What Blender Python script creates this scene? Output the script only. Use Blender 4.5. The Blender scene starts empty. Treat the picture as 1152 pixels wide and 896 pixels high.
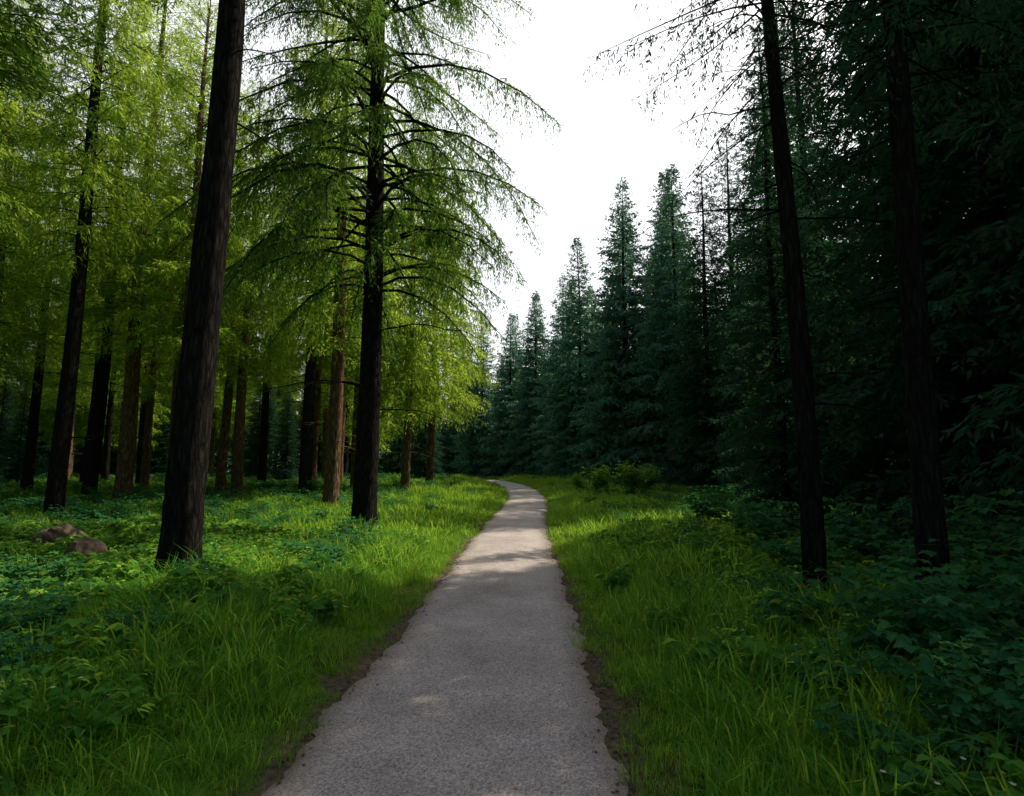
import bpy, math, numpy as np
from mathutils import Vector
scene = bpy.context.scene
# ------------------------------------------------------------------ helpers
def link(ob, coll=None):
    (coll or scene.collection).objects.link(ob); return ob

def mesh_from(name, V, Q, mats, M=None):
    me = bpy.data.meshes.new(name)
    V = np.ascontiguousarray(V, dtype=np.float32); Q = np.ascontiguousarray(Q, dtype=np.int32)
    me.vertices.add(len(V)); me.vertices.foreach_set("co", V.ravel())
    me.loops.add(Q.size); me.loops.foreach_set("vertex_index", Q.ravel())
    me.polygons.add(len(Q)); me.polygons.foreach_set("loop_start", np.arange(0, Q.size, 4, dtype=np.int32))
    for m in mats: me.materials.append(m)
    if M is not None: me.polygons.foreach_set("material_index", np.ascontiguousarray(M, dtype=np.int32))
    me.update(calc_edges=True)
    return me

def nrm(a):
    return a / (np.linalg.norm(a, axis=-1, keepdims=True) + 1e-9)

class Geo:
    def __init__(s): s.V=[]; s.Q=[]; s.M=[]; s.n=0
    def add(s, V, Q, m):
        V=V.reshape(-1,3); Q=Q.reshape(-1,4)
        s.V.append(V); s.Q.append(Q+s.n); s.M.append(np.full(len(Q), m)); s.n+=len(V)
    def diamonds(s, P, D, Ln, W, N, m, mid=0.45):
        Ln=Ln[:,None]; W=W[:,None]
        a=P; c=P+D*Ln; b=P+D*Ln*mid+N*W; d=P+D*Ln*mid-N*W
        V=np.stack([a,b,c,d],1); Q=np.arange(len(P)*4).reshape(-1,4)
        s.add(V,Q,m)
    def tubes(s, P, R, sides, m, ref=(0,0,1)):
        B,K,_=P.shape
        T=np.gradient(P,axis=1); T=nrm(T)
        U=nrm(np.cross(T,np.array(ref,float))); W=np.cross(U,T)
        th=np.linspace(0,2*np.pi,sides,endpoint=False)
        ring=(U[:,:,None,:]*np.cos(th)[None,None,:,None]+W[:,:,None,:]*np.sin(th)[None,None,:,None])
        if R.ndim==2: R=R[:,:,None]
        V=P[:,:,None,:]+ring*R[...,None]
        idx=np.arange(B*K*sides).reshape(B,K,sides)
        a=idx[:,:-1,:]; b=np.roll(idx,-1,2)[:,:-1,:]; c=np.roll(idx,-1,2)[:,1:,:]; d=idx[:,1:,:]
        s.add(V,np.stack([a,b,c,d],-1),m)
    def mesh(s,name,mats):
        return mesh_from(name,np.concatenate(s.V),np.concatenate(s.Q),mats,np.concatenate(s.M))

# ------------------------------------------------------------------ terrain / path functions
PC = np.array([(-.8,-40),(-.7,-15),(-.55,-5),(-.5,0),(-.37,3),(-.28,4.06),(-.21,6.3),(-.13,8.9),(-.1,11.7),(0,15),(.27,19.8),
               (.55,23.5),(.75,28),(.55,34),(-.2,40),(-1.6,47),(-4.2,54),(-9,62),(-18,70),(-30,76)])
_ys=np.linspace(-40,76,600)
_xs=np.interp(_ys,PC[:,1],PC[:,0])
_k=np.ones(21)/21; _xs[10:-10]=np.convolve(_xs,_k,'valid')
def pcx(y): return np.interp(y,_ys,_xs)
_sl=np.gradient(_xs,_ys)
def pdist(x,y):
    return np.abs(x-pcx(y))/np.sqrt(1+np.interp(y,_ys,_sl)**2)
def gy(y):
    s=np.clip((np.asarray(y,float)-12)/38,0,1); return .8*s*s*(3-2*s)
def bumps(x,y):
    return (.10*np.sin(.61*x+.3)*np.cos(.47*y+1.1)+.06*np.sin(1.37*x+.9*y)+.035*np.sin(2.9*x-1.7*y+2)+.02*np.sin(5.3*x+4.1*y))
def terr(x,y):
    x=np.asarray(x,float); y=np.asarray(y,float)
    d=pdist(x,y); m=np.clip((d-1.0)/2.2,0,1); m=m*m*(3-2*m)
    return gy(y)+m*(bumps(x,y)+.12)+ .03*np.clip((d-.95)/.3,0,1)

# ------------------------------------------------------------------ materials
def newmat(name):
    m=bpy.data.materials.new(name); m.use_nodes=True; nt=m.node_tree; nt.nodes.clear()
    o=nt.nodes.new('ShaderNodeOutputMaterial'); return m,nt,o
def ramp(nt,stops):
    r=nt.nodes.new('ShaderNodeValToRGB'); e=r.color_ramp.elements
    e[0].position=stops[0][0]; e[0].color=(*stops[0][1],1); e[1].position=stops[-1][0]; e[1].color=(*stops[-1][1],1)
    for p,c in stops[1:-1]:
        k=e.new(p); k.color=(*c,1)
    return r
def leafmat(name,c1,c2,trans_col,tfac=.45):
    m,nt,o=newmat(name); N=nt.nodes; L=nt.links
    g=N.new('ShaderNodeNewGeometry'); oi=N.new('ShaderNodeObjectInfo')
    ad=N.new('ShaderNodeMath'); ad.operation='MULTIPLY_ADD'; ad.inputs[1].default_value=.65; L.new(g.outputs['Random Per Island'],ad.inputs[0])
    sm=N.new('ShaderNodeMath'); sm.operation='MULTIPLY'; sm.inputs[1].default_value=.35; L.new(oi.outputs['Random'],sm.inputs[0]); L.new(sm.outputs[0],ad.inputs[2])
    r=ramp(nt,[(0,c1),(1,c2)]); L.new(ad.outputs[0],r.inputs[0])
    df=N.new('ShaderNodeBsdfDiffuse'); L.new(r.outputs[0],df.inputs[0])
    t1=tuple(v*.6 for v in trans_col); r2=ramp(nt,[(0,t1),(1,tuple(min(.95,v*1.15) for v in trans_col))]); L.new(ad.outputs[0],r2.inputs[0])
    tr=N.new('ShaderNodeBsdfTranslucent'); L.new(r2.outputs[0],tr.inputs[0])
    a=N.new('ShaderNodeMixShader'); a.inputs[0].default_value=tfac; L.new(df.outputs[0],a.inputs[1]); L.new(tr.outputs[0],a.inputs[2])
    L.new(a.outputs[0],o.inputs[0])
    return m
def barkmat(name,c1,c2,c3):
    m,nt,o=newmat(name); N=nt.nodes; L=nt.links
    tc=N.new('ShaderNodeTexCoord'); mp=N.new('ShaderNodeMapping'); mp.inputs['Scale'].default_value=(9,9,1.6); L.new(tc.outputs['Object'],mp.inputs[0])
    v=N.new('ShaderNodeTexVoronoi'); v.feature='DISTANCE_TO_EDGE'; v.inputs['Scale'].default_value=1.6
    n=N.new('ShaderNodeTexNoise'); n.inputs['Scale'].default_value=1.8; n.inputs['Detail'].default_value=5; n.inputs['Roughness'].default_value=.7
    L.new(mp.outputs[0],n.inputs['Vector'])
    ad=N.new('ShaderNodeVectorMath'); ad.operation='ADD'; L.new(mp.outputs[0],ad.inputs[0]); L.new(n.outputs['Color'],ad.inputs[1]); L.new(ad.outputs[0],v.inputs['Vector'])
    ml=N.new('ShaderNodeMath'); ml.operation='MULTIPLY_ADD'; ml.inputs[1].default_value=.9; L.new(v.outputs['Distance'],ml.inputs[0]); 
    m2=N.new('ShaderNodeMath'); m2.operation='MULTIPLY'; m2.inputs[1].default_value=.75; L.new(n.outputs[0],m2.inputs[0]); L.new(m2.outputs[0],ml.inputs[2])
    r=ramp(nt,[(.25,c1),(.5,c2),(.85,c3)]); L.new(ml.outputs[0],r.inputs[0])
    bp=N.new('ShaderNodeBump'); bp.inputs['Strength'].default_value=.9; bp.inputs['Distance'].default_value=.05; L.new(ml.outputs[0],bp.inputs['Height'])
    p=N.new('ShaderNodeBsdfDiffuse')
    L.new(r.outputs[0],p.inputs['Color']); L.new(bp.outputs[0],p.inputs['Normal']); L.new(p.outputs[0],o.inputs[0])
    return m
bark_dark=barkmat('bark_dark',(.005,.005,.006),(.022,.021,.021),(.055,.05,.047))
bark_red=barkmat('bark_red',(.03,.018,.013),(.15,.095,.062),(.36,.25,.17))
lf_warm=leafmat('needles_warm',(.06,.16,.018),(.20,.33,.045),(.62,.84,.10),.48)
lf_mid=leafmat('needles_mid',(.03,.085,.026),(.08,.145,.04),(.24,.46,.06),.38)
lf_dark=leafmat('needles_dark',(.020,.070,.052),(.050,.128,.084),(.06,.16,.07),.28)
lf_far=leafmat('needles_haze_tint',(.085,.23,.19),(.17,.36,.28),(.20,.38,.21),.3)  # distance haze put into the needle colour, paler and bluer
gr_mat=leafmat('grass_blade',(.04,.17,.022),(.12,.32,.04),(.48,.76,.08),.42)
herb_mat=leafmat('herb_leaf',(.04,.17,.035),(.12,.29,.05),(.48,.76,.09),.42)
bush_mat=leafmat('shrub_leaf',(.025,.12,.05),(.06,.20,.075),(.12,.34,.08),.3)
fl_mat=leafmat('white_petal',(.6,.6,.6),(.8,.8,.8),(.5,.5,.5),.3)

# ------------------------------------------------------------------ tree generator
def make_tree(name,H,r0,crown0,Lmax,leaf,bark,seed,p=.8,up=.1,droop=.35,tip=.12,dz=.4,per=5,twstep=.22,twl=.9,hang=.35,
              strokes=8,sl=.36,sw=.16,bottom=.6,wob=.07,dead=0,deadrange=(.1,.4),thin=0.0,bk=.018,curtain=0.0,sides=16,tmin=.12):
    rng=np.random.default_rng(seed); g=Geo()
    ph=rng.uniform(0,6.28,4)
    def cen(z):
        z=np.asarray(z,float)
        return np.stack([wob*(np.sin(z*.33+ph[0])-np.sin(ph[0])), wob*(np.sin(z*.29+ph[1])-np.sin(ph[1])), z],-1)
    K=44; zz=np.concatenate([np.linspace(-.4,1.5,12,endpoint=False),np.linspace(1.5,H,K-12)])
    rr=r0*np.clip(1-zz/H,0.02,1)**.75+r0*.28*np.exp(-np.clip(zz,0,9)/.3)
    th=np.linspace(0,2*np.pi,sides,endpoint=False)
    fl=np.exp(-np.clip(zz,0,9)/.3)
    jit=1+.03*rng.standard_normal((K,sides))+.14*fl[:,None]*np.sin(5*th+ph[2])[None,:]+.03*np.sin(3*th+ph[3])[None,:]
    g.tubes(cen(zz)[None],(rr[:,None]*jit)[None],sides,0,ref=(1,0,0))
    zs=[];az=[];a0=rng.uniform(0,6.28); z=crown0*H
    while z<H-.15:
        n=max(3,int(round(per*rng.uniform(.7,1.3))))
        for i in range(n):
            if rng.random()<thin: continue
            zs.append(z+rng.uniform(-.5,.5)*dz); az.append(a0+6.283*i/n+rng.normal(0,.35))
        a0+=1.9; z+=dz*rng.uniform(.7,1.3)*(1-.35*z/H)
    zs=np.array(zs); az=np.array(az); B=len(zs)
    rel=np.clip((zs-crown0*H)/(H-crown0*H),0,1)
    L=Lmax*(1-rel)**p*np.minimum(1,bottom+rel*3)*rng.uniform(.65,1.12,B)+.14
    bend=rng.normal(0,.35,B); upv=up+rng.normal(0,.09,B)+.5*rel**2; dr=droop*rng.uniform(.7,1.3,B)*(1-.6*rel)
    C0=cen(zs)
    def bpos(bi,t):
        a=az[bi]+bend[bi]*t
        r=L[bi]*(t-.10*t*t)
        zz=L[bi]*(upv[bi]*t-dr[bi]*t*t+tip*t**3)
        return C0[bi]+np.stack([np.cos(a)*r,np.sin(a)*r,zz],-1)
    tt=np.linspace(0,1,6); bi=np.repeat(np.arange(B),6); P=bpos(bi,np.tile(tt,B)).reshape(B,6,3)
    R=(bk*np.sqrt(L/2.5))[:,None]*(1-.85*tt)[None,:]
    g.tubes(P,R,3,0)
    nt=np.maximum(5,(L/twstep).astype(int)*2); tb=np.repeat(np.arange(B),nt); T=len(tb)
    t=rng.uniform(0,1,T)**.8*(1-tmin)+tmin
    side=np.where(rng.random(T)<.5,-1,1)
    P0=bpos(tb,t); P1=bpos(tb,np.minimum(t+.03,1.03)); tan=nrm(P1-P0)
    sv=nrm(np.cross(tan,np.array([0,0,1.]))); ang=np.radians(rng.uniform(30,75,T))
    cur=np.where(rng.random(T)<curtain,1,0)[:,None]
    d=nrm((tan*np.cos(ang)[:,None]+sv*(np.sin(ang)*side)[:,None])*(1-.75*cur)+np.array([0,0,1])*(rng.normal(-.08,.18,T)[:,None]-.8*cur))
    tl=twl*rng.uniform(.5,1.2,T)*np.clip(1.15-t*.8,.25,1)*np.clip(L[tb]/Lmax*1.3,.24,1)
    hg=hang*rng.uniform(.5,1.5,T)
    def tpos(i,s): return P0[i]+d[i]*(tl[i]*s)[:,None]-np.array([0,0,1])*(tl[i]*hg[i]*s*s)[:,None]
    ns=np.maximum(3,(strokes*tl/twl*1.4).astype(int)); ti=np.repeat(np.arange(T),ns); S=len(ti)
    s=rng.uniform(.0,.95,S); q=tpos(ti,s); q2=tpos(ti,s+.05); tg=nrm(q2-q)
    h=nrm(np.cross(tg,np.array([0,0,1.])+.5*rng.standard_normal((T,3))[ti])); sd=np.where(rng.random(S)<.5,-1.,1.)[:,None]
    dd=nrm(tg*.8+h*sd*rng.uniform(.1,.9,(S,1))+np.array([0,0,-.12])+rng.standard_normal((S,3))*.16)
    pn=np.cross(h,tg)+.6*rng.standard_normal((S,3)); nn=nrm(np.cross(dd,pn))
    ln=sl*(.4+.6*tl[ti])*rng.uniform(.6,1.2,S)*(1.1-.5*s)
    g.diamonds(q,dd,ln,ln*sw,nn,1)
    if dead:
        tt=np.linspace(0,1,8)
        zd=rng.uniform(deadrange[0]*H,deadrange[1]*H,dead); ad=rng.uniform(0,6.28,dead); Ld=rng.uniform(.5,2.2,dead)*(Lmax/3.5)
        c=cen(zd); a=ad[:,None]+rng.normal(0,.5,dead)[:,None]*tt; r=Ld[:,None]*tt
        Pd=c[:,None,:]+np.stack([np.cos(a)*r,np.sin(a)*r,Ld[:,None]*(.15*tt-.3*tt**2)+.04*rng.standard_normal((dead,8))*tt],-1)
        g.tubes(Pd,(.014*np.sqrt(Ld))[:,None]*(1-.8*tt)[None],4,0)
        m=dead*5; bi=rng.integers(0,dead,m); k=rng.integers(2,7,m); p0=Pd[bi,k]; dir0=nrm(Pd[bi,k]-Pd[bi,k-1]); dd=nrm(dir0+rng.standard_normal((m,3))*.7)
        g.diamonds(p0,dd,rng.uniform(.15,.7,m),np.full(m,.005),nrm(np.cross(dd,rng.standard_normal((m,3)))),0,.2)
    return g.mesh(name,[bark,leaf])

LW=dict(p=.5,up=.14,droop=.5,dz=.48,per=5,twl=1.1,hang=.55,strokes=13,sl=.30,sw=.10,curtain=.3,twstep=.18,tmin=.24,bk=.022)
LB=dict(p=.5,up=.12,droop=.5,dz=.48,per=6,twl=1.2,hang=.55,strokes=10,sl=.40,sw=.12,curtain=.3,twstep=.2,tmin=.15)
left_var=[make_tree('spruce_light_a',25,.31,.28,4.1,lf_warm,bark_red,11,dead=16,deadrange=(.1,.30),**LW),
          make_tree('spruce_light_b',24,.27,.28,3.9,lf_warm,bark_red,12,dead=18,deadrange=(.08,.3),**LW),
          make_tree('spruce_light_c',27,.30,.32,3.9,lf_warm,bark_dark,13,dead=20,deadrange=(.08,.33),**LW)]
low_var=make_tree('spruce_light_low',20,.22,.22,4.6,lf_warm,bark_red,14,dead=8,deadrange=(.05,.2),**{**LB,'sl':.30,'strokes':14,'sw':.11})
back_var=[make_tree('spruce_back_a',25,.27,.18,4.6,lf_warm,bark_red,15,sides=8,**LB),
          make_tree('spruce_back_b',27,.29,.16,4.6,lf_warm,bark_dark,16,sides=8,**LB)]
RW=dict(twl=1.1,hang=.4,strokes=9,sl=.40,sw=.15,twstep=.24,bottom=.75)
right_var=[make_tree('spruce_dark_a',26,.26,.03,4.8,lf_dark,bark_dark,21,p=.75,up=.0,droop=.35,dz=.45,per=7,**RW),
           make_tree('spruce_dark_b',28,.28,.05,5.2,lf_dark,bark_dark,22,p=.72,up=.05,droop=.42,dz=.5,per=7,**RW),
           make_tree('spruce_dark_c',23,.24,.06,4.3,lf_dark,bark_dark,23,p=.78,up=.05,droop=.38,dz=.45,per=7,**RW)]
FW=dict(twl=1.4,hang=.4,strokes=8,sl=.50,sw=.19,twstep=.26,bottom=.8)
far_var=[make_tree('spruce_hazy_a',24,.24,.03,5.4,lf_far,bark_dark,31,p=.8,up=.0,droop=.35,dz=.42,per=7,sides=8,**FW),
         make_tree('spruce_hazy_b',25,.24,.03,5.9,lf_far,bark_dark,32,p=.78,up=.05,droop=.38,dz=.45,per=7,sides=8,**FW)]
hero=make_tree('spruce_arching',27,.34,.24,6.4,lf_mid,bark_dark,41,p=.38,up=.3,droop=.8,tip=.05,dz=.52,per=5,twstep=.08,twl=1.25,hang=.8,strokes=14,dead=14,deadrange=(.12,.3),bk=.042,sl=.21,sw=.10,wob=.05,curtain=.5,tmin=.33)
tall=make_tree('pine_tall',24,.25,.40,4.2,lf_mid,bark_dark,42,p=.5,droop=.4,dz=.45,per=6,dead=8,deadrange=(.25,.4),wob=.08,sl=.26,sw=.11,strokes=12)
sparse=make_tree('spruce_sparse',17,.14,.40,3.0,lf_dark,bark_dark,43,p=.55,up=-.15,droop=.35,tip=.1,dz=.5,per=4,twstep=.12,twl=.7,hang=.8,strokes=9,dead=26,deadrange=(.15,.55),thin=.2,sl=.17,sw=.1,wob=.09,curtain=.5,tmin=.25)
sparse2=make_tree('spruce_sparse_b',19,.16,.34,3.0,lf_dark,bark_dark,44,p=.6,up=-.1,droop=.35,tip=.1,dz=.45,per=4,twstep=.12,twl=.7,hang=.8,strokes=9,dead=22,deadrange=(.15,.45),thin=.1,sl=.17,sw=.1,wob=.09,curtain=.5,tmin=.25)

AZ,EL=math.radians(60),math.radians(52)
def qq(x,y): return x*math.cos(AZ)-y*math.sin(AZ)
rng=np.random.default_rng(5)
placed=[]
def tree(me,x,y,rot=None,s=1.0,nm='spruce_tree',sz=None):
    ob=bpy.data.objects.new(nm,me); link(ob)
    ob.location=(x,y,float(terr(x,y))-.06); ob.rotation_euler=(0,0,rng.uniform(0,6.28) if rot is None else rot)
    ob.scale=(s,s,sz or s); placed.append((x,y)); return ob
# left side
tree(tall,-4.1,7.2,1.0,.92,'pine_tree',1.0)
tree(tall,-10.9,10.0,2.0,.95,'pine_tree')
tree(hero,-3.45,13.5,0.3,.84,'spruce_tree',.9)
tree(left_var[0],-6.6,21.0,2.0,.92)
tree(left_var[2],-13.4,16.9,1.0,.8,'spruce_tree',.95)
tree(left_var[0],-16.2,24.0,.4,1.05)
tree(left_var[1],-15.6,26.5,2.2,1.05)
tree(left_var[1],-15.2,30,4.0,.95)
tree(left_var[0],-12.9,27,5.2,.85)
tree(left_var[1],-11.3,32.5,3.3,.9)
tree(low_var,-5.4,29,1.1,1.05)
tree(low_var,-4.9,34,.6,1.05)
tree(left_var[1],-8.5,31,2.6,.85)
tree(left_var[2],-15.0,13.2,2.6,.8)
tree(left_var[2],-19.5,20,2.6,.85)
tree(left_var[2],-26,35,.2,.9)
# right side
tree(sparse,3.40,6.6,2.6,.9)
tree(sparse2,4.3,6.0,.7,.9)
tree(right_var[2],7.0,14.7,1.0,.52)
tree(right_var[0],10.2,12.9,2.0,.9)
tree(right_var[1],8.6,9.9,2.0,.86)
tree(right_var[1],9.4,6.6,3.0,.9)
tree(right_var[1],13.8,15.2,.5,1.0)
tree(right_var[0],10.8,22.6,3.5,.8)
tree(right_var[1],14.4,26.5,1.5,1.0)
tree(right_var[1],14.2,35.5,2.5,.85)
tree(right_var[2],10.6,30.0,2.5,.8)
tree(far_var[0],10.8,36.5,.2,.90)
tree(far_var[1],8.4,41,1.2,.92)
tree(far_var[0],11.8,41.5,1.2,1.0)
tree(far_var[0],5.8,48,2.2,.88)
tree(far_var[1],9.5,47,3.2,.95)
tree(far_var[0],13.2,46,3.2,1.0)
tree(far_var[0],2.4,58,.8,.82)
tree(far_var[1],5.0,54,.8,.8)
tree(far_var[0],6.5,60,.8,.9)
tree(far_var[0],-.2,64,.1,.78)
tree(far_var[1],-3.5,69,.5,.8)
tree(far_var[1],3,67,1.5,.88)
tree(far_var[0],.5,74,1.5,.9)
tree(far_var[0],9.5,66,2.5,.95)
tree(right_var[0],-4.2,76,.5,.75)
tree(right_var[2],-8.5,52,.5,.5)
tree(right_var[1],-7.2,45.5,1.5,.42)
tree(right_var[1],-6.2,40.5,1.5,.32)
tree(right_var[2],-11.5,58,.5,.6)
for x,y,s in [(-21,47,.36),(-24,56,.42),(-19,52,.34),(-27.5,60,.42),(-23,63,.4),(-30,54,.36),(-17,60,.4),(-35,58,.4),(-15.8,40,.26),(-18.3,46,.33),(-24.5,43,.3),(-36,40,.34),(-31,36,.28)]: tree(right_var[int(x)%3],x,y,None,s,'young_spruce')
def fill(n,xr,yr,vars_,mind,smin=.8,smax=1.1,cond=None,tries=5000,nm='spruce_tree'):
    c=0
    for _ in range(tries):
        if c>=n: break
        x=rng.uniform(*xr); y=rng.uniform(*yr)
        if pdist(x,y)<3.6 and y<76: continue
        if cond and not cond(x,y): continue
        if min((x-a)**2+(y-b)**2 for a,b in placed)<mind**2: continue
        tree(vars_[rng.integers(len(vars_))],x,y,None,rng.uniform(smin,smax),nm); c+=1
fill(20,(-34,-9),(22,42),left_var,3.2,.75,1.0,cond=lambda x,y: x<-9)
fill(26,(-44,-9),(40,78),back_var,4.2,.8,1.05,cond=lambda x,y: x<-9-(y>60)*8)
fill(16,(-52,-13),(46,80),right_var,2.6,.22,.4,cond=lambda x,y: abs(x)<y*.95,nm='young_spruce')
fill(4,(-30,-16),(2,14),[left_var[2],tall],4.5)
fill(28,(12,42),(4,62),right_var,4.0,cond=lambda x,y:x>13+max(0,(y-30))*.1 and not(-11.8<qq(x,y)<-8.3 and x<34))
fill(14,(8,40),(46,80),far_var,3.4)
fill(6,(-26,-8),(-26,0),[tall,left_var[2]],5)
fill(8,(8,26),(-24,3),right_var,4.5)

# ------------------------------------------------------------------ instanced masses
def scatter(name,pts,rots,scl,idx,objs):
    coll=bpy.data.collections.new(name+'_parts')
    for o in objs: coll.objects.link(o)
    me=bpy.data.meshes.new(name); me.vertices.add(len(pts)); me.vertices.foreach_set('co',np.asarray(pts,np.float32).ravel())
    a=me.attributes.new('rot','FLOAT_VECTOR','POINT'); a.data.foreach_set('vector',np.asarray(rots,np.float32).ravel())
    a=me.attributes.new('scl','FLOAT','POINT'); a.data.foreach_set('value',np.asarray(scl,np.float32))
    a=me.attributes.new('idx','INT','POINT'); a.data.foreach_set('value',np.asarray(idx,np.int32))
    ob=bpy.data.objects.new(name,me); link(ob)
    ng=bpy.data.node_groups.new(name+'_scatter','GeometryNodeTree')
    ng.interface.new_socket('Geometry',in_out='INPUT',socket_type='NodeSocketGeometry'); ng.interface.new_socket('Geometry',in_out='OUTPUT',socket_type='NodeSocketGeometry')
    N=ng.nodes; L=ng.links; gi=N.new('NodeGroupInput'); go=N.new('NodeGroupOutput'); ip=N.new('GeometryNodeInstanceOnPoints')
    ci=N.new('GeometryNodeCollectionInfo'); ci.inputs['Collection'].default_value=coll; ci.inputs['Separate Children'].default_value=True; ci.inputs['Reset Children'].default_value=True
    def na(t,n):
        x=N.new('GeometryNodeInputNamedAttribute'); x.data_type=t; x.inputs['Name'].default_value=n; return [s for s in x.outputs if s.enabled and s.name=='Attribute'][0]
    L.new(gi.outputs[0],ip.inputs['Points']); L.new(ci.outputs[0],ip.inputs['Instance']); ip.inputs['Pick Instance'].default_value=True
    L.new(na('INT','idx'),ip.inputs['Instance Index']); L.new(na('FLOAT_VECTOR','rot'),ip.inputs['Rotation']); L.new(na('FLOAT','scl'),ip.inputs['Scale'])
    L.new(ip.outputs[0],go.inputs[0])
    md=ob.modifiers.new('scatter','NODES'); md.node_group=ng
    return ob
def part(nm,me): return bpy.data.objects.new(nm,me)

# distant forest ring
r2=np.random.default_rng(77); pts=[]
while len(pts)<280:
    a=r2.uniform(0,6.283); r=r2.uniform(60,120)
    x=r*math.sin(a); y=10+r*math.cos(a)
    if y<0 and r2.random()<.7: continue
    if abs(x-pcx(y))<6 and y<76: continue
    if y>0 and -10<x<14 and y<80: continue
    if -46<x<46 and -20<y<72: continue
    pts.append((x,y))
pts=np.array(pts); n=len(pts)
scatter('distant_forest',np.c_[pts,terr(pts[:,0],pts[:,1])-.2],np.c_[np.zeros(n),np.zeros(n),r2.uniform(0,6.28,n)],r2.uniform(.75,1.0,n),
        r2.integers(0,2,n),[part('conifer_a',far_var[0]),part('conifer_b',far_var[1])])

# ---- grass tufts
def tuft(name,seed,nb,h,rad,w,spread=.5):
    r=np.random.default_rng(seed); g=Geo(); K=4
    a=r.uniform(0,6.28,nb); rr=rad*np.sqrt(r.random(nb)); base=np.c_[rr*np.cos(a),rr*np.sin(a),np.full(nb,-.02)]
    hh=h*r.uniform(.45,1.15,nb); la=a+r.normal(0,.9,nb); ln=spread*r.uniform(.1,1.3,nb)
    t=np.linspace(0,1,K)
    hx=hh[:,None]*ln[:,None]*t**2; hz=hh[:,None]*(t-(.32*ln[:,None])*t**3)
    P=base[:,None,:]+np.stack([np.cos(la)[:,None]*hx,np.sin(la)[:,None]*hx,hz],-1)
    wa=la+1.57+r.normal(0,.5,nb); wv=np.stack([np.cos(wa),np.sin(wa),np.zeros(nb)],-1)
    ww=(w*r.uniform(.6,1.3,nb))[:,None]*np.array([.8,1,.75,.05])[None]
    V=np.stack([P-wv[:,None]*ww[...,None],P+wv[:,None]*ww[...,None]],2)
    idx=np.arange(nb*K*2).reshape(nb,K,2); Q=np.stack([idx[:,:-1,0],idx[:,:-1,1],idx[:,1:,1],idx[:,1:,0]],-1)
    g.add(V,Q,0); return part(name,g.mesh(name,[gr_mat]))
tufts=[tuft('tuft_a',1,34,.26,.13,.0035),tuft('tuft_b',2,30,.18,.13,.003,.7),tuft('tuft_c',3,26,.38,.10,.005,1.0),tuft('tuft_d',4,40,.13,.15,.003,.6),
       tuft('tuft_e',5,40,.24,.26,.008,.6),tuft('tuft_f',6,40,.16,.28,.008,.7)]
def samp(n,xr,yr,rg,f):
    x=rg.uniform(*xr,n); y=rg.uniform(*yr,n); k=rg.random(n)<f(x,y); return x[k],y[k]
def noise2(x,y): return .5+.25*(np.sin(1.1*x+.7*y+np.sin(.8*y))+np.sin(.5*x-1.3*y+1.7*np.sin(.9*x)))
rg=np.random.default_rng(8)
def f_near(x,y):
    d=pdist(x,y); e=.90+.06*np.sin(3.1*y)+.05*np.sin(7.7*y+x)
    return np.where(d<e,0,np.clip((d-e)/.18,.2,1)*np.clip(1.35-(d-1)/3.0,.08,1))
x1,y1=samp(25000,(-8,8),(-.5,13),rg,f_near)
x2,y2=samp(15000,(-14,10),(13,50),rg,lambda x,y:np.where(pdist(x,y)<.93,0,np.clip(1.2-(pdist(x,y)-1)/9,.15,1)))
x3,y3=samp(6000,(-36,-8),(8,60),rg,lambda x,y:noise2(x,y))
x=np.r_[x1,x2,x3]; y=np.r_[y1,y2,y3]; n=len(x); d=pdist(x,y)
ix=rg.integers(0,4,n); ix=np.where((d<1.3)&(rg.random(n)<.7),3,ix); ix=np.where(y>13,4+rg.integers(0,2,n),ix)
sc=rg.uniform(.65,1.3,n)*np.clip(.5+(d-.9)*.55,.45,1.05)*np.where(y>13,1.2,1)*(.7+.6*noise2(x*1.7,y*1.7))
scatter('grass',np.c_[x,y,terr(x,y)-.01],np.c_[rg.normal(0,.1,n),rg.normal(0,.1,n),rg.uniform(0,6.28,n)],sc,ix,tufts)

# ---- leafy plants
def leafcards(g,P,D,Ln,W,r,m=0,lob=False):
    n=len(P); up=np.array([0,0,1.])+.35*r.standard_normal((n,3)); S=nrm(np.cross(D,up)); U=np.cross(S,D)
    if lob: t=np.array([0,.22,.38,.55,.75,1.]); w=np.array([.03,.75,.45,1.,.55,.0])
    else: t=np.array([0,.35,.7,1.]); w=np.array([.03,1.,.75,.0])
    K=len(t); c=P[:,None]+D[:,None]*(Ln[:,None]*t)[...,None]-np.array([0,0,1])*(Ln[:,None]*.25*t**2)[...,None]
    o=S[:,None]*(W[:,None]*w)[...,None]; u=U[:,None]*(W[:,None]*w*.3)[...,None]; f=D[:,None]*(W[:,None]*w*(.25 if lob else 0))[...,None]
    V=np.stack([c+o+u+f,c,c-o+u+f],2); idx=np.arange(n*K*3).reshape(n,K,3)
    Q=np.concatenate([np.stack([idx[:,:-1,0],idx[:,:-1,1],idx[:,1:,1],idx[:,1:,0]],-1).reshape(-1,4),np.stack([idx[:,:-1,1],idx[:,:-1,2],idx[:,1:,2],idx[:,1:,1]],-1).reshape(-1,4)])
    g.add(V,Q,m)
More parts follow.
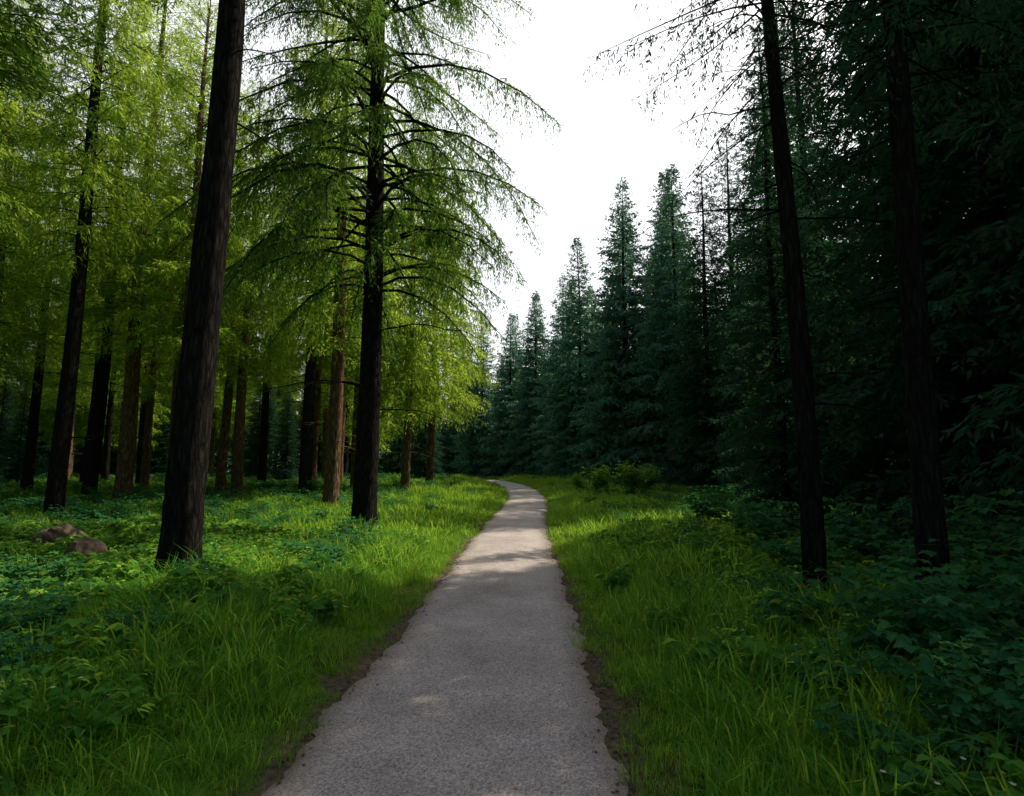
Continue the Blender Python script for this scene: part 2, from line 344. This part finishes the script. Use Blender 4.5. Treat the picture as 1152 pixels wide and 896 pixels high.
def plant(name,seed,stems,h,leaf,nl,mat,lob=False,spread=.5,sub=2,flower=0,ratio=.36):
    r=np.random.default_rng(seed); g=Geo()
    a=r.uniform(0,6.28,stems); H=h*r.uniform(.55,1.1,stems); sp=spread*r.uniform(.2,1.2,stems)
    t=np.linspace(0,1,5)
    def pos(i,t):
        return np.stack([np.cos(a[i])*H[i]*sp[i]*t**1.5+.03*np.cos(a[i]),np.sin(a[i])*H[i]*sp[i]*t**1.5+.03*np.sin(a[i]),H[i]*(t-.18*sp[i]*t*t)-.02],-1)
    P=pos(np.repeat(np.arange(stems),5),np.tile(t,stems)).reshape(stems,5,3)
    g.tubes(P,np.full((stems,1),.004*(h/.6))*(1-.7*t)[None],3,1,ref=(.3,.2,0.1))
    n=stems*nl; i=np.repeat(np.arange(stems),nl); tt=r.uniform(.25,1,n)**.8
    p=pos(i,tt); az=r.uniform(0,6.28,n); el=r.uniform(-.1,.6,n); d=np.stack([np.cos(az)*np.cos(el),np.sin(az)*np.cos(el),np.sin(el)],-1)
    off=r.uniform(.3,1.0,n)*h*.28; q=p+d*off[:,None]
    g.diamonds(p,d,off,np.full(n,.002),nrm(np.cross(d,r.standard_normal((n,3)))),1,.5)
    for k in range(sub):
        rot=(k-(sub-1)/2)*1.1+r.normal(0,.2,n); c,s=np.cos(rot),np.sin(rot); dk=np.stack([d[:,0]*c-d[:,1]*s,d[:,0]*s+d[:,1]*c,d[:,2]*.4-.15],-1); dk=nrm(dk)
        Ln=leaf*r.uniform(.6,1.2,n); leafcards(g,q,dk,Ln,Ln*(.42 if lob else ratio),r,0,lob)
    if flower:
        e=P[r.integers(0,stems,flower),-1]+r.normal(0,.05,(flower,3))*[1,1,.3]+[0,0,.05]
        for k in range(5):
            an=np.full(flower,k*1.256); d=np.stack([np.cos(an),np.sin(an),np.full(flower,.2)],-1); g.diamonds(e,d,np.full(flower,.012),np.full(flower,.005),nrm(np.cross(d,np.tile([0,0,1.],(flower,1)))),2)
    return part(name,g.mesh(name,[mat,mat,fl_mat]))
herbs=[plant('herb_a',51,7,.24,.055,9,herb_mat,sub=3,spread=.8),plant('herb_b',52,6,.32,.055,9,herb_mat,sub=3,spread=.7,flower=3),
       plant('herb_c',53,9,.17,.045,8,herb_mat,sub=3,spread=1.0),plant('nettle',54,7,.42,.07,12,bush_mat,sub=2,spread=.6),
       plant('herb_far',55,9,.30,.10,6,herb_mat,sub=3,spread=1.0),plant('herb_far_b',56,9,.22,.085,6,herb_mat,sub=3,spread=1.2)]
rg=np.random.default_rng(18)
def nearw(x,y):
    d=pdist(x,y); return np.clip((d-1.5)/1.6,0,1)
xa,ya=samp(6800,(-11,11),(.5,13),rg,lambda x,y:nearw(x,y)*(.55+.6*noise2(x,y)))
xb,yb=samp(4600,(-16,12),(13,50),rg,lambda x,y:np.clip((pdist(x,y)-1.8)/4,0,1)*(.15+.9*noise2(x*.8,y*.8)))
xc,yc=samp(4000,(-42,-10),(8,66),rg,lambda x,y:.2+.8*noise2(x*.6,y*.6))
x=np.r_[xa,xb,xc]; y=np.r_[ya,yb,yc]; n=len(x)
far=(x<-11)|(y>13); ix=rg.choice(4,n,p=[.3,.25,.2,.25]); ix=np.where(far,4+rg.integers(0,2,n),ix)
sc=rg.uniform(.7,1.3,n)
scatter('undergrowth',np.c_[x,y,terr(x,y)-.01],np.c_[rg.normal(0,.08,n),rg.normal(0,.08,n),rg.uniform(0,6.28,n)],sc,ix,herbs)
shr=[plant('shrub_mesh_a',61,17,1.0,.115,16,bush_mat,lob=True,sub=3,spread=.75).data,
     plant('shrub_mesh_b',62,15,.85,.105,16,bush_mat,lob=True,sub=3,spread=.9).data,
     plant('shrub_mesh_c',63,22,1.2,.10,20,herb_mat,sub=3,spread=.55).data]
def shrub(k,x,y,s,nm='leafy_shrub'):
    ob=bpy.data.objects.new(nm,shr[k]); link(ob); ob.location=(x,y,float(terr(x,y))-.03); ob.rotation_euler=(0,0,rng.uniform(0,6.28)); ob.scale=(s,s,s)
for k,x,y,s in [(0,2.9,4.3,.8),(1,3.6,5.2,.9),(0,2.5,3.3,.65),(1,3.4,3.7,.8),(0,4.5,5.0,1.0),(1,4.9,6.6,1.0),(0,5.6,6.6,1.1),(1,4.0,7.9,.8),(0,5.0,8.3,1.),(1,6.6,8.4,1.2),(0,4.2,9.9,.9),(1,3.0,9.2,.5),
                (1,2.0,3.0,.5),(0,2.7,2.6,.62),(1,2.15,4.1,.45),(0,2.5,5.4,.45),(1,3.3,2.9,.75),(0,3.9,4.3,.9),(0,2.9,6.6,.5),(1,3.4,10.8,.6),
                (0,-3.8,4.6,.5),(1,-4.4,5.5,.6),(1,-5.2,6.3,.65),(1,-3.2,9.6,.7),(0,-2.7,8.3,.5),(1,-6.2,7.6,.6),(0,-5.4,4.6,.6),(1,-2.7,10.6,.65),(0,-3.2,11.6,.7),
                (1,-2.9,5.6,.38),(0,-3.3,6.2,.4),(1,-4.8,3.9,.5),(0,-4.6,8.6,.5),(0,-3.3,3.9,.42),(1,-4.0,3.2,.5),(0,-3.0,4.7,.36),
                (2,4.2,28,1.25),(2,5.6,27,1.35),(2,6.8,29,1.2),(2,3.6,31,.8),(1,6.2,13,1.1),(0,5.2,15,1.),(1,7.5,18,1.2),(2,-6,30,.8),(2,-9,26,.8)]:
    shrub(k,x,y,s)

# ------------------------------------------------------------------ ground
def axis(lo,hi,fine_lo,fine_hi,st):
    f=np.arange(fine_lo,fine_hi+1e-6,st); o=[]
    v=fine_hi; s=st
    while v<hi: s*=1.25; v+=s; o.append(v)
    b=[]; v=fine_lo; s=st
    while v>lo: s*=1.25; v-=s; b.append(v)
    return np.array(b[::-1]+list(f)+o)
gx=axis(-500,500,-14,12,.14); gyy=axis(-400,700,-3,36,.14)
X,Y=np.meshgrid(gx,gyy); Z=terr(X,Y)
rgn=np.random.default_rng(3); dd=pdist(X,Y); Z+=rgn.normal(0,.006,Z.shape)*np.clip((dd-.95)*2,0,1)
Z-=.012*(dd<1.2)
Vv=np.stack([X,Y,Z],-1).reshape(-1,3); I=np.arange(X.size).reshape(X.shape)
Q=np.stack([I[:-1,:-1],I[:-1,1:],I[1:,1:],I[1:,:-1]],-1).reshape(-1,4)
m,nt,o=newmat('forest_floor'); N=nt.nodes; L=nt.links
g=N.new('ShaderNodeNewGeometry')
n1=N.new('ShaderNodeTexNoise'); n1.inputs['Scale'].default_value=.9; n1.inputs['Detail'].default_value=4; L.new(g.outputs['Position'],n1.inputs['Vector'])
n2=N.new('ShaderNodeTexNoise'); n2.inputs['Scale'].default_value=22; n2.inputs['Detail'].default_value=4; L.new(g.outputs['Position'],n2.inputs['Vector'])
litter=ramp(nt,[(.3,(.025,.018,.011)),(.55,(.075,.05,.03)),(.75,(.13,.09,.055))]); L.new(n2.outputs[0],litter.inputs[0])
moss=ramp(nt,[(.3,(.03,.08,.008)),(.7,(.09,.18,.02))]); L.new(n2.outputs[0],moss.inputs[0])
mf=ramp(nt,[(.34,(0,0,0)),(.5,(1,1,1))]); L.new(n1.outputs[0],mf.inputs[0])
mx=N.new('ShaderNodeMixRGB'); L.new(mf.outputs[0],mx.inputs[0]); L.new(litter.outputs[0],mx.inputs[1]); L.new(moss.outputs[0],mx.inputs[2])
at=N.new('ShaderNodeAttribute'); at.attribute_name='pd'
ma=N.new('ShaderNodeMath'); ma.operation='MULTIPLY_ADD'; ma.inputs[1].default_value=.5; L.new(n1.outputs[0],ma.inputs[0]); L.new(at.outputs['Fac'],ma.inputs[2])
pf=ramp(nt,[(.0,(1,1,1)),(1,(0,0,0))]); mr=N.new('ShaderNodeMapRange'); mr.inputs[1].default_value=1.2; mr.inputs[2].default_value=1.45; L.new(ma.outputs[0],mr.inputs[0]); L.new(mr.outputs[0],pf.inputs[0])
dirt=ramp(nt,[(.3,(.05,.038,.028)),(.7,(.15,.115,.09))]); L.new(n2.outputs[0],dirt.inputs[0])
mx2=N.new('ShaderNodeMixRGB'); L.new(pf.outputs[0],mx2.inputs[0]); L.new(mx.outputs[0],mx2.inputs[1]); L.new(dirt.outputs[0],mx2.inputs[2])
bp=N.new('ShaderNodeBump'); bp.inputs['Strength'].default_value=.8; bp.inputs['Distance'].default_value=.03; L.new(n2.outputs[0],bp.inputs['Height'])
p=N.new('ShaderNodeBsdfDiffuse')
L.new(mx2.outputs[0],p.inputs['Color']); L.new(bp.outputs[0],p.inputs['Normal']); L.new(p.outputs[0],o.inputs[0])
me=mesh_from('ground',Vv,Q,[m]); a=me.attributes.new('pd','FLOAT','POINT'); a.data.foreach_set('value',dd.astype(np.float32).ravel())
link(bpy.data.objects.new('ground',me))

# ------------------------------------------------------------------ path
ysp=np.concatenate([np.arange(-38,-3,.5),np.arange(-3,30,.06),np.arange(30,75,.25)]); xc=pcx(ysp); sl=np.interp(ysp,_ys,_sl)
nx=1/np.sqrt(1+sl*sl); ny=-sl/np.sqrt(1+sl*sl)
K=25; u=np.linspace(-1,1,K)
rp=np.random.default_rng(9)
def edge(ph): return .90+.03*np.sin(1.9*ysp+ph)+.022*np.sin(5.1*ysp+2*ph)+.015*np.sin(13*ysp+ph)+rp.normal(0,.012,len(ysp))
wl=edge(0); wr=edge(2.2)
off=np.where(u[None]<0,u[None]*wl[:,None],u[None]*wr[:,None])
PX=xc[:,None]+off*nx[:,None]; PY=ysp[:,None]+off*ny[:,None]
PZ=gy(PY)+.012+.028*(1-u[None]**2)+.004*np.sin(3*PX+1.3*PY)
PZ[:,0]-=.02; PZ[:,-1]-=.02
I=np.arange(PX.size).reshape(PX.shape); Q=np.stack([I[:-1,:-1],I[:-1,1:],I[1:,1:],I[1:,:-1]],-1).reshape(-1,4)
m,nt,o=newmat('gravel_asphalt'); N=nt.nodes; L=nt.links
g=N.new('ShaderNodeNewGeometry')
def nz(sc,de=4,ro=.6):
    x=N.new('ShaderNodeTexNoise'); x.inputs['Scale'].default_value=sc; x.inputs['Detail'].default_value=de; x.inputs['Roughness'].default_value=ro; L.new(g.outputs['Position'],x.inputs['Vector']); return x
big=nz(1.1,5); fine=nz(90,3,.7); vo=N.new('ShaderNodeTexVoronoi'); vo.inputs['Scale'].default_value=95; L.new(g.outputs['Position'],vo.inputs['Vector'])
cr=ramp(nt,[(0,(.17,.156,.16)),(.45,(.40,.365,.37)),(.8,(.53,.49,.485)),(1,(.70,.67,.65))]); L.new(vo.outputs['Color'],cr.inputs[0])
cb=ramp(nt,[(.3,(.72,.70,.70)),(.7,(1.14,1.12,1.12))]); L.new(big.outputs[0],cb.inputs[0])
cf=ramp(nt,[(.3,(.75,.75,.75)),(.7,(1.2,1.2,1.2))]); L.new(fine.outputs[0],cf.inputs[0])
m1=N.new('ShaderNodeMixRGB'); m1.blend_type='MULTIPLY'; m1.inputs[0].default_value=1; L.new(cr.outputs[0],m1.inputs[1]); L.new(cb.outputs[0],m1.inputs[2])
m2=N.new('ShaderNodeMixRGB'); m2.blend_type='MULTIPLY'; m2.inputs[0].default_value=1; L.new(m1.outputs[0],m2.inputs[1]); L.new(cf.outputs[0],m2.inputs[2])
at=N.new('ShaderNodeAttribute'); at.attribute_name='ed'
ea=N.new('ShaderNodeMath'); ea.operation='MULTIPLY_ADD'; ea.inputs[1].default_value=.5; L.new(big.outputs[0],ea.inputs[0]); L.new(at.outputs['Fac'],ea.inputs[2])
er=N.new('ShaderNodeMapRange'); er.inputs[1].default_value=1.0; er.inputs[2].default_value=1.35; L.new(ea.outputs[0],er.inputs[0])
m3=N.new('ShaderNodeMixRGB'); L.new(er.outputs[0],m3.inputs[0]); L.new(m2.outputs[0],m3.inputs[1]); 
de=ramp(nt,[(.3,(.10,.075,.058)),(.7,(.22,.165,.135))]); L.new(fine.outputs[0],de.inputs[0]); L.new(de.outputs[0],m3.inputs[2])
bp=N.new('ShaderNodeBump'); bp.inputs['Strength'].default_value=.7; bp.inputs['Distance'].default_value=.006; L.new(vo.outputs['Distance'],bp.inputs['Height']); bp.invert=True
bp2=N.new('ShaderNodeBump'); bp2.inputs['Strength'].default_value=.4; bp2.inputs['Distance'].default_value=.03; b2=nz(9,3); L.new(b2.outputs[0],bp2.inputs['Height']); L.new(bp.outputs[0],bp2.inputs['Normal'])
p=N.new('ShaderNodeBsdfPrincipled'); p.inputs['Roughness'].default_value=.85; p.inputs['Specular IOR Level'].default_value=.3
L.new(m3.outputs[0],p.inputs['Base Color']); L.new(bp2.outputs[0],p.inputs['Normal']); L.new(p.outputs[0],o.inputs[0])
me=mesh_from('path',np.stack([PX,PY,PZ],-1).reshape(-1,3),Q,[m]); a=me.attributes.new('ed','FLOAT','POINT'); a.data.foreach_set('value',np.broadcast_to(np.abs(u)[None],PX.shape).astype(np.float32).ravel())
link(bpy.data.objects.new('path',me))

# ------------------------------------------------------------------ rocks + pebbles
import bmesh
m,nt,o=newmat('rock'); N=nt.nodes; L=nt.links
n=N.new('ShaderNodeTexNoise'); n.inputs['Scale'].default_value=5; n.inputs['Detail'].default_value=8
tc=N.new('ShaderNodeTexCoord'); L.new(tc.outputs['Object'],n.inputs['Vector'])
r=ramp(nt,[(.3,(.05,.036,.03)),(.55,(.16,.11,.085)),(.75,(.28,.21,.17))]); L.new(n.outputs[0],r.inputs[0])
bp=N.new('ShaderNodeBump'); bp.inputs['Distance'].default_value=.05; L.new(n.outputs[0],bp.inputs['Height'])
p=N.new('ShaderNodeBsdfPrincipled'); p.inputs['Roughness'].default_value=.9; L.new(r.outputs[0],p.inputs['Base Color']); L.new(bp.outputs[0],p.inputs['Normal']); L.new(p.outputs[0],o.inputs[0])
rock_m=m
def rock(nm,seed,size,sub=4):
    r=np.random.default_rng(seed); bm=bmesh.new(); bmesh.ops.create_icosphere(bm,subdivisions=sub,radius=1)
    pl=nrm(r.standard_normal((14,3))); of=r.uniform(.6,.9,14)
    for v in bm.verts:
        c=np.array(v.co); s=c@pl.T; k=np.max(s/of); 
        if k>1: c=c/k
        c=c*(1+.03*np.sin(7*c[0]+5*c[1])+.02*np.sin(13*c[2]+9*c[0])); v.co=c*np.array(size)
    me=bpy.data.meshes.new(nm); bm.to_mesh(me); bm.free(); me.materials.append(rock_m); return me
def put(nm,me,x,y,dz,rz):
    ob=bpy.data.objects.new(nm,me); link(ob); ob.location=(x,y,float(terr(x,y))+dz); ob.rotation_euler=(0,0,rz)
put('rock',rock('rock_a',4,(.42,.34,.38)),-7.9,10.2,.22,.3)
put('rock',rock('rock_b',7,(.36,.28,.26)),-6.35,8.6,.2,1.2)
peb=[part('pebble_a',rock('pebble_a',1,(.012,.010,.007),1)),part('pebble_b',rock('pebble_b',2,(.008,.010,.006),1))]
rg=np.random.default_rng(31); n=2000; y=rg.uniform(1,16,n); sd=np.where(rg.random(n)<.5,-1,1); onp=rg.random(n)>.85; off=np.where(onp,rg.uniform(0,.85,n),rg.normal(.93,.09,n)); x=pcx(y)+sd*off
z=np.where(off<.9,gy(y)+.012+.028*(1-np.clip(off/.9,0,1)**2)+.003,terr(x,y))
scatter('gravel',np.c_[x,y,z],np.c_[np.zeros(n),np.zeros(n),rg.uniform(0,6.28,n)],rg.uniform(.3,1.3,n)**1.5*np.where(onp,.55,1),rg.integers(0,2,n),peb)

# ------------------------------------------------------------------ light
ts=Vector((math.sin(AZ)*math.cos(EL),math.cos(AZ)*math.cos(EL),math.sin(EL)))
sl_=bpy.data.lights.new('sun','SUN'); sl_.energy=5; sl_.angle=math.radians(.5); sl_.color=(1,.88,.66)
so=bpy.data.objects.new('sun',sl_); link(so); so.rotation_euler=ts.to_track_quat('Z','Y').to_euler(); so.location=ts*60
w=bpy.data.worlds.new('World'); scene.world=w; w.use_nodes=True; nt=w.node_tree; bg=nt.nodes['Background']
sk=nt.nodes.new('ShaderNodeTexSky'); sk.sky_type='NISHITA'; sk.sun_disc=False; sk.sun_elevation=EL; sk.sun_rotation=AZ; sk.dust_density=4; sk.air_density=1.0
hs=nt.nodes.new('ShaderNodeHueSaturation'); hs.inputs['Saturation'].default_value=.75
nt.links.new(sk.outputs[0],hs.inputs['Color'])
# white glow, mottled by noise, added to the sky over the path's far end
tc=nt.nodes.new('ShaderNodeTexCoord'); dt=nt.nodes.new('ShaderNodeVectorMath'); dt.operation='DOT_PRODUCT'
dv=Vector((.05,.86,.5)).normalized(); dt.inputs[1].default_value=dv; nt.links.new(tc.outputs['Generated'],dt.inputs[0])
cn=nt.nodes.new('ShaderNodeTexNoise'); cn.inputs['Scale'].default_value=2.5; cn.inputs['Detail'].default_value=4; nt.links.new(tc.outputs['Generated'],cn.inputs['Vector'])
md=nt.nodes.new('ShaderNodeMath'); md.operation='MULTIPLY_ADD'; md.inputs[1].default_value=.15; nt.links.new(cn.outputs[0],md.inputs[0]); nt.links.new(dt.outputs['Value'],md.inputs[2])
mr=nt.nodes.new('ShaderNodeMapRange'); mr.interpolation_type='SMOOTHSTEP'; mr.inputs[1].default_value=.72; mr.inputs[2].default_value=.93; nt.links.new(md.outputs[0],mr.inputs[0])
mx=nt.nodes.new('ShaderNodeMixRGB'); mx.blend_type='ADD'; mx.inputs[2].default_value=(11.5,11.4,11.1,1); nt.links.new(mr.outputs[0],mx.inputs[0]); nt.links.new(hs.outputs[0],mx.inputs[1])
nt.links.new(mx.outputs[0],bg.inputs[0]); bg.inputs[1].default_value=.09
# ------------------------------------------------------------------ camera
cd=bpy.data.cameras.new('camera'); cd.lens=20; cd.sensor_width=36; cd.clip_start=.05; cd.clip_end=2000
co=bpy.data.objects.new('camera',cd); link(co); co.location=(0,0,1.6); co.rotation_euler=(math.radians(97.3),0,0); scene.camera=co
scene.view_settings.view_transform='Standard'; scene.view_settings.look='None'; scene.view_settings.exposure=0
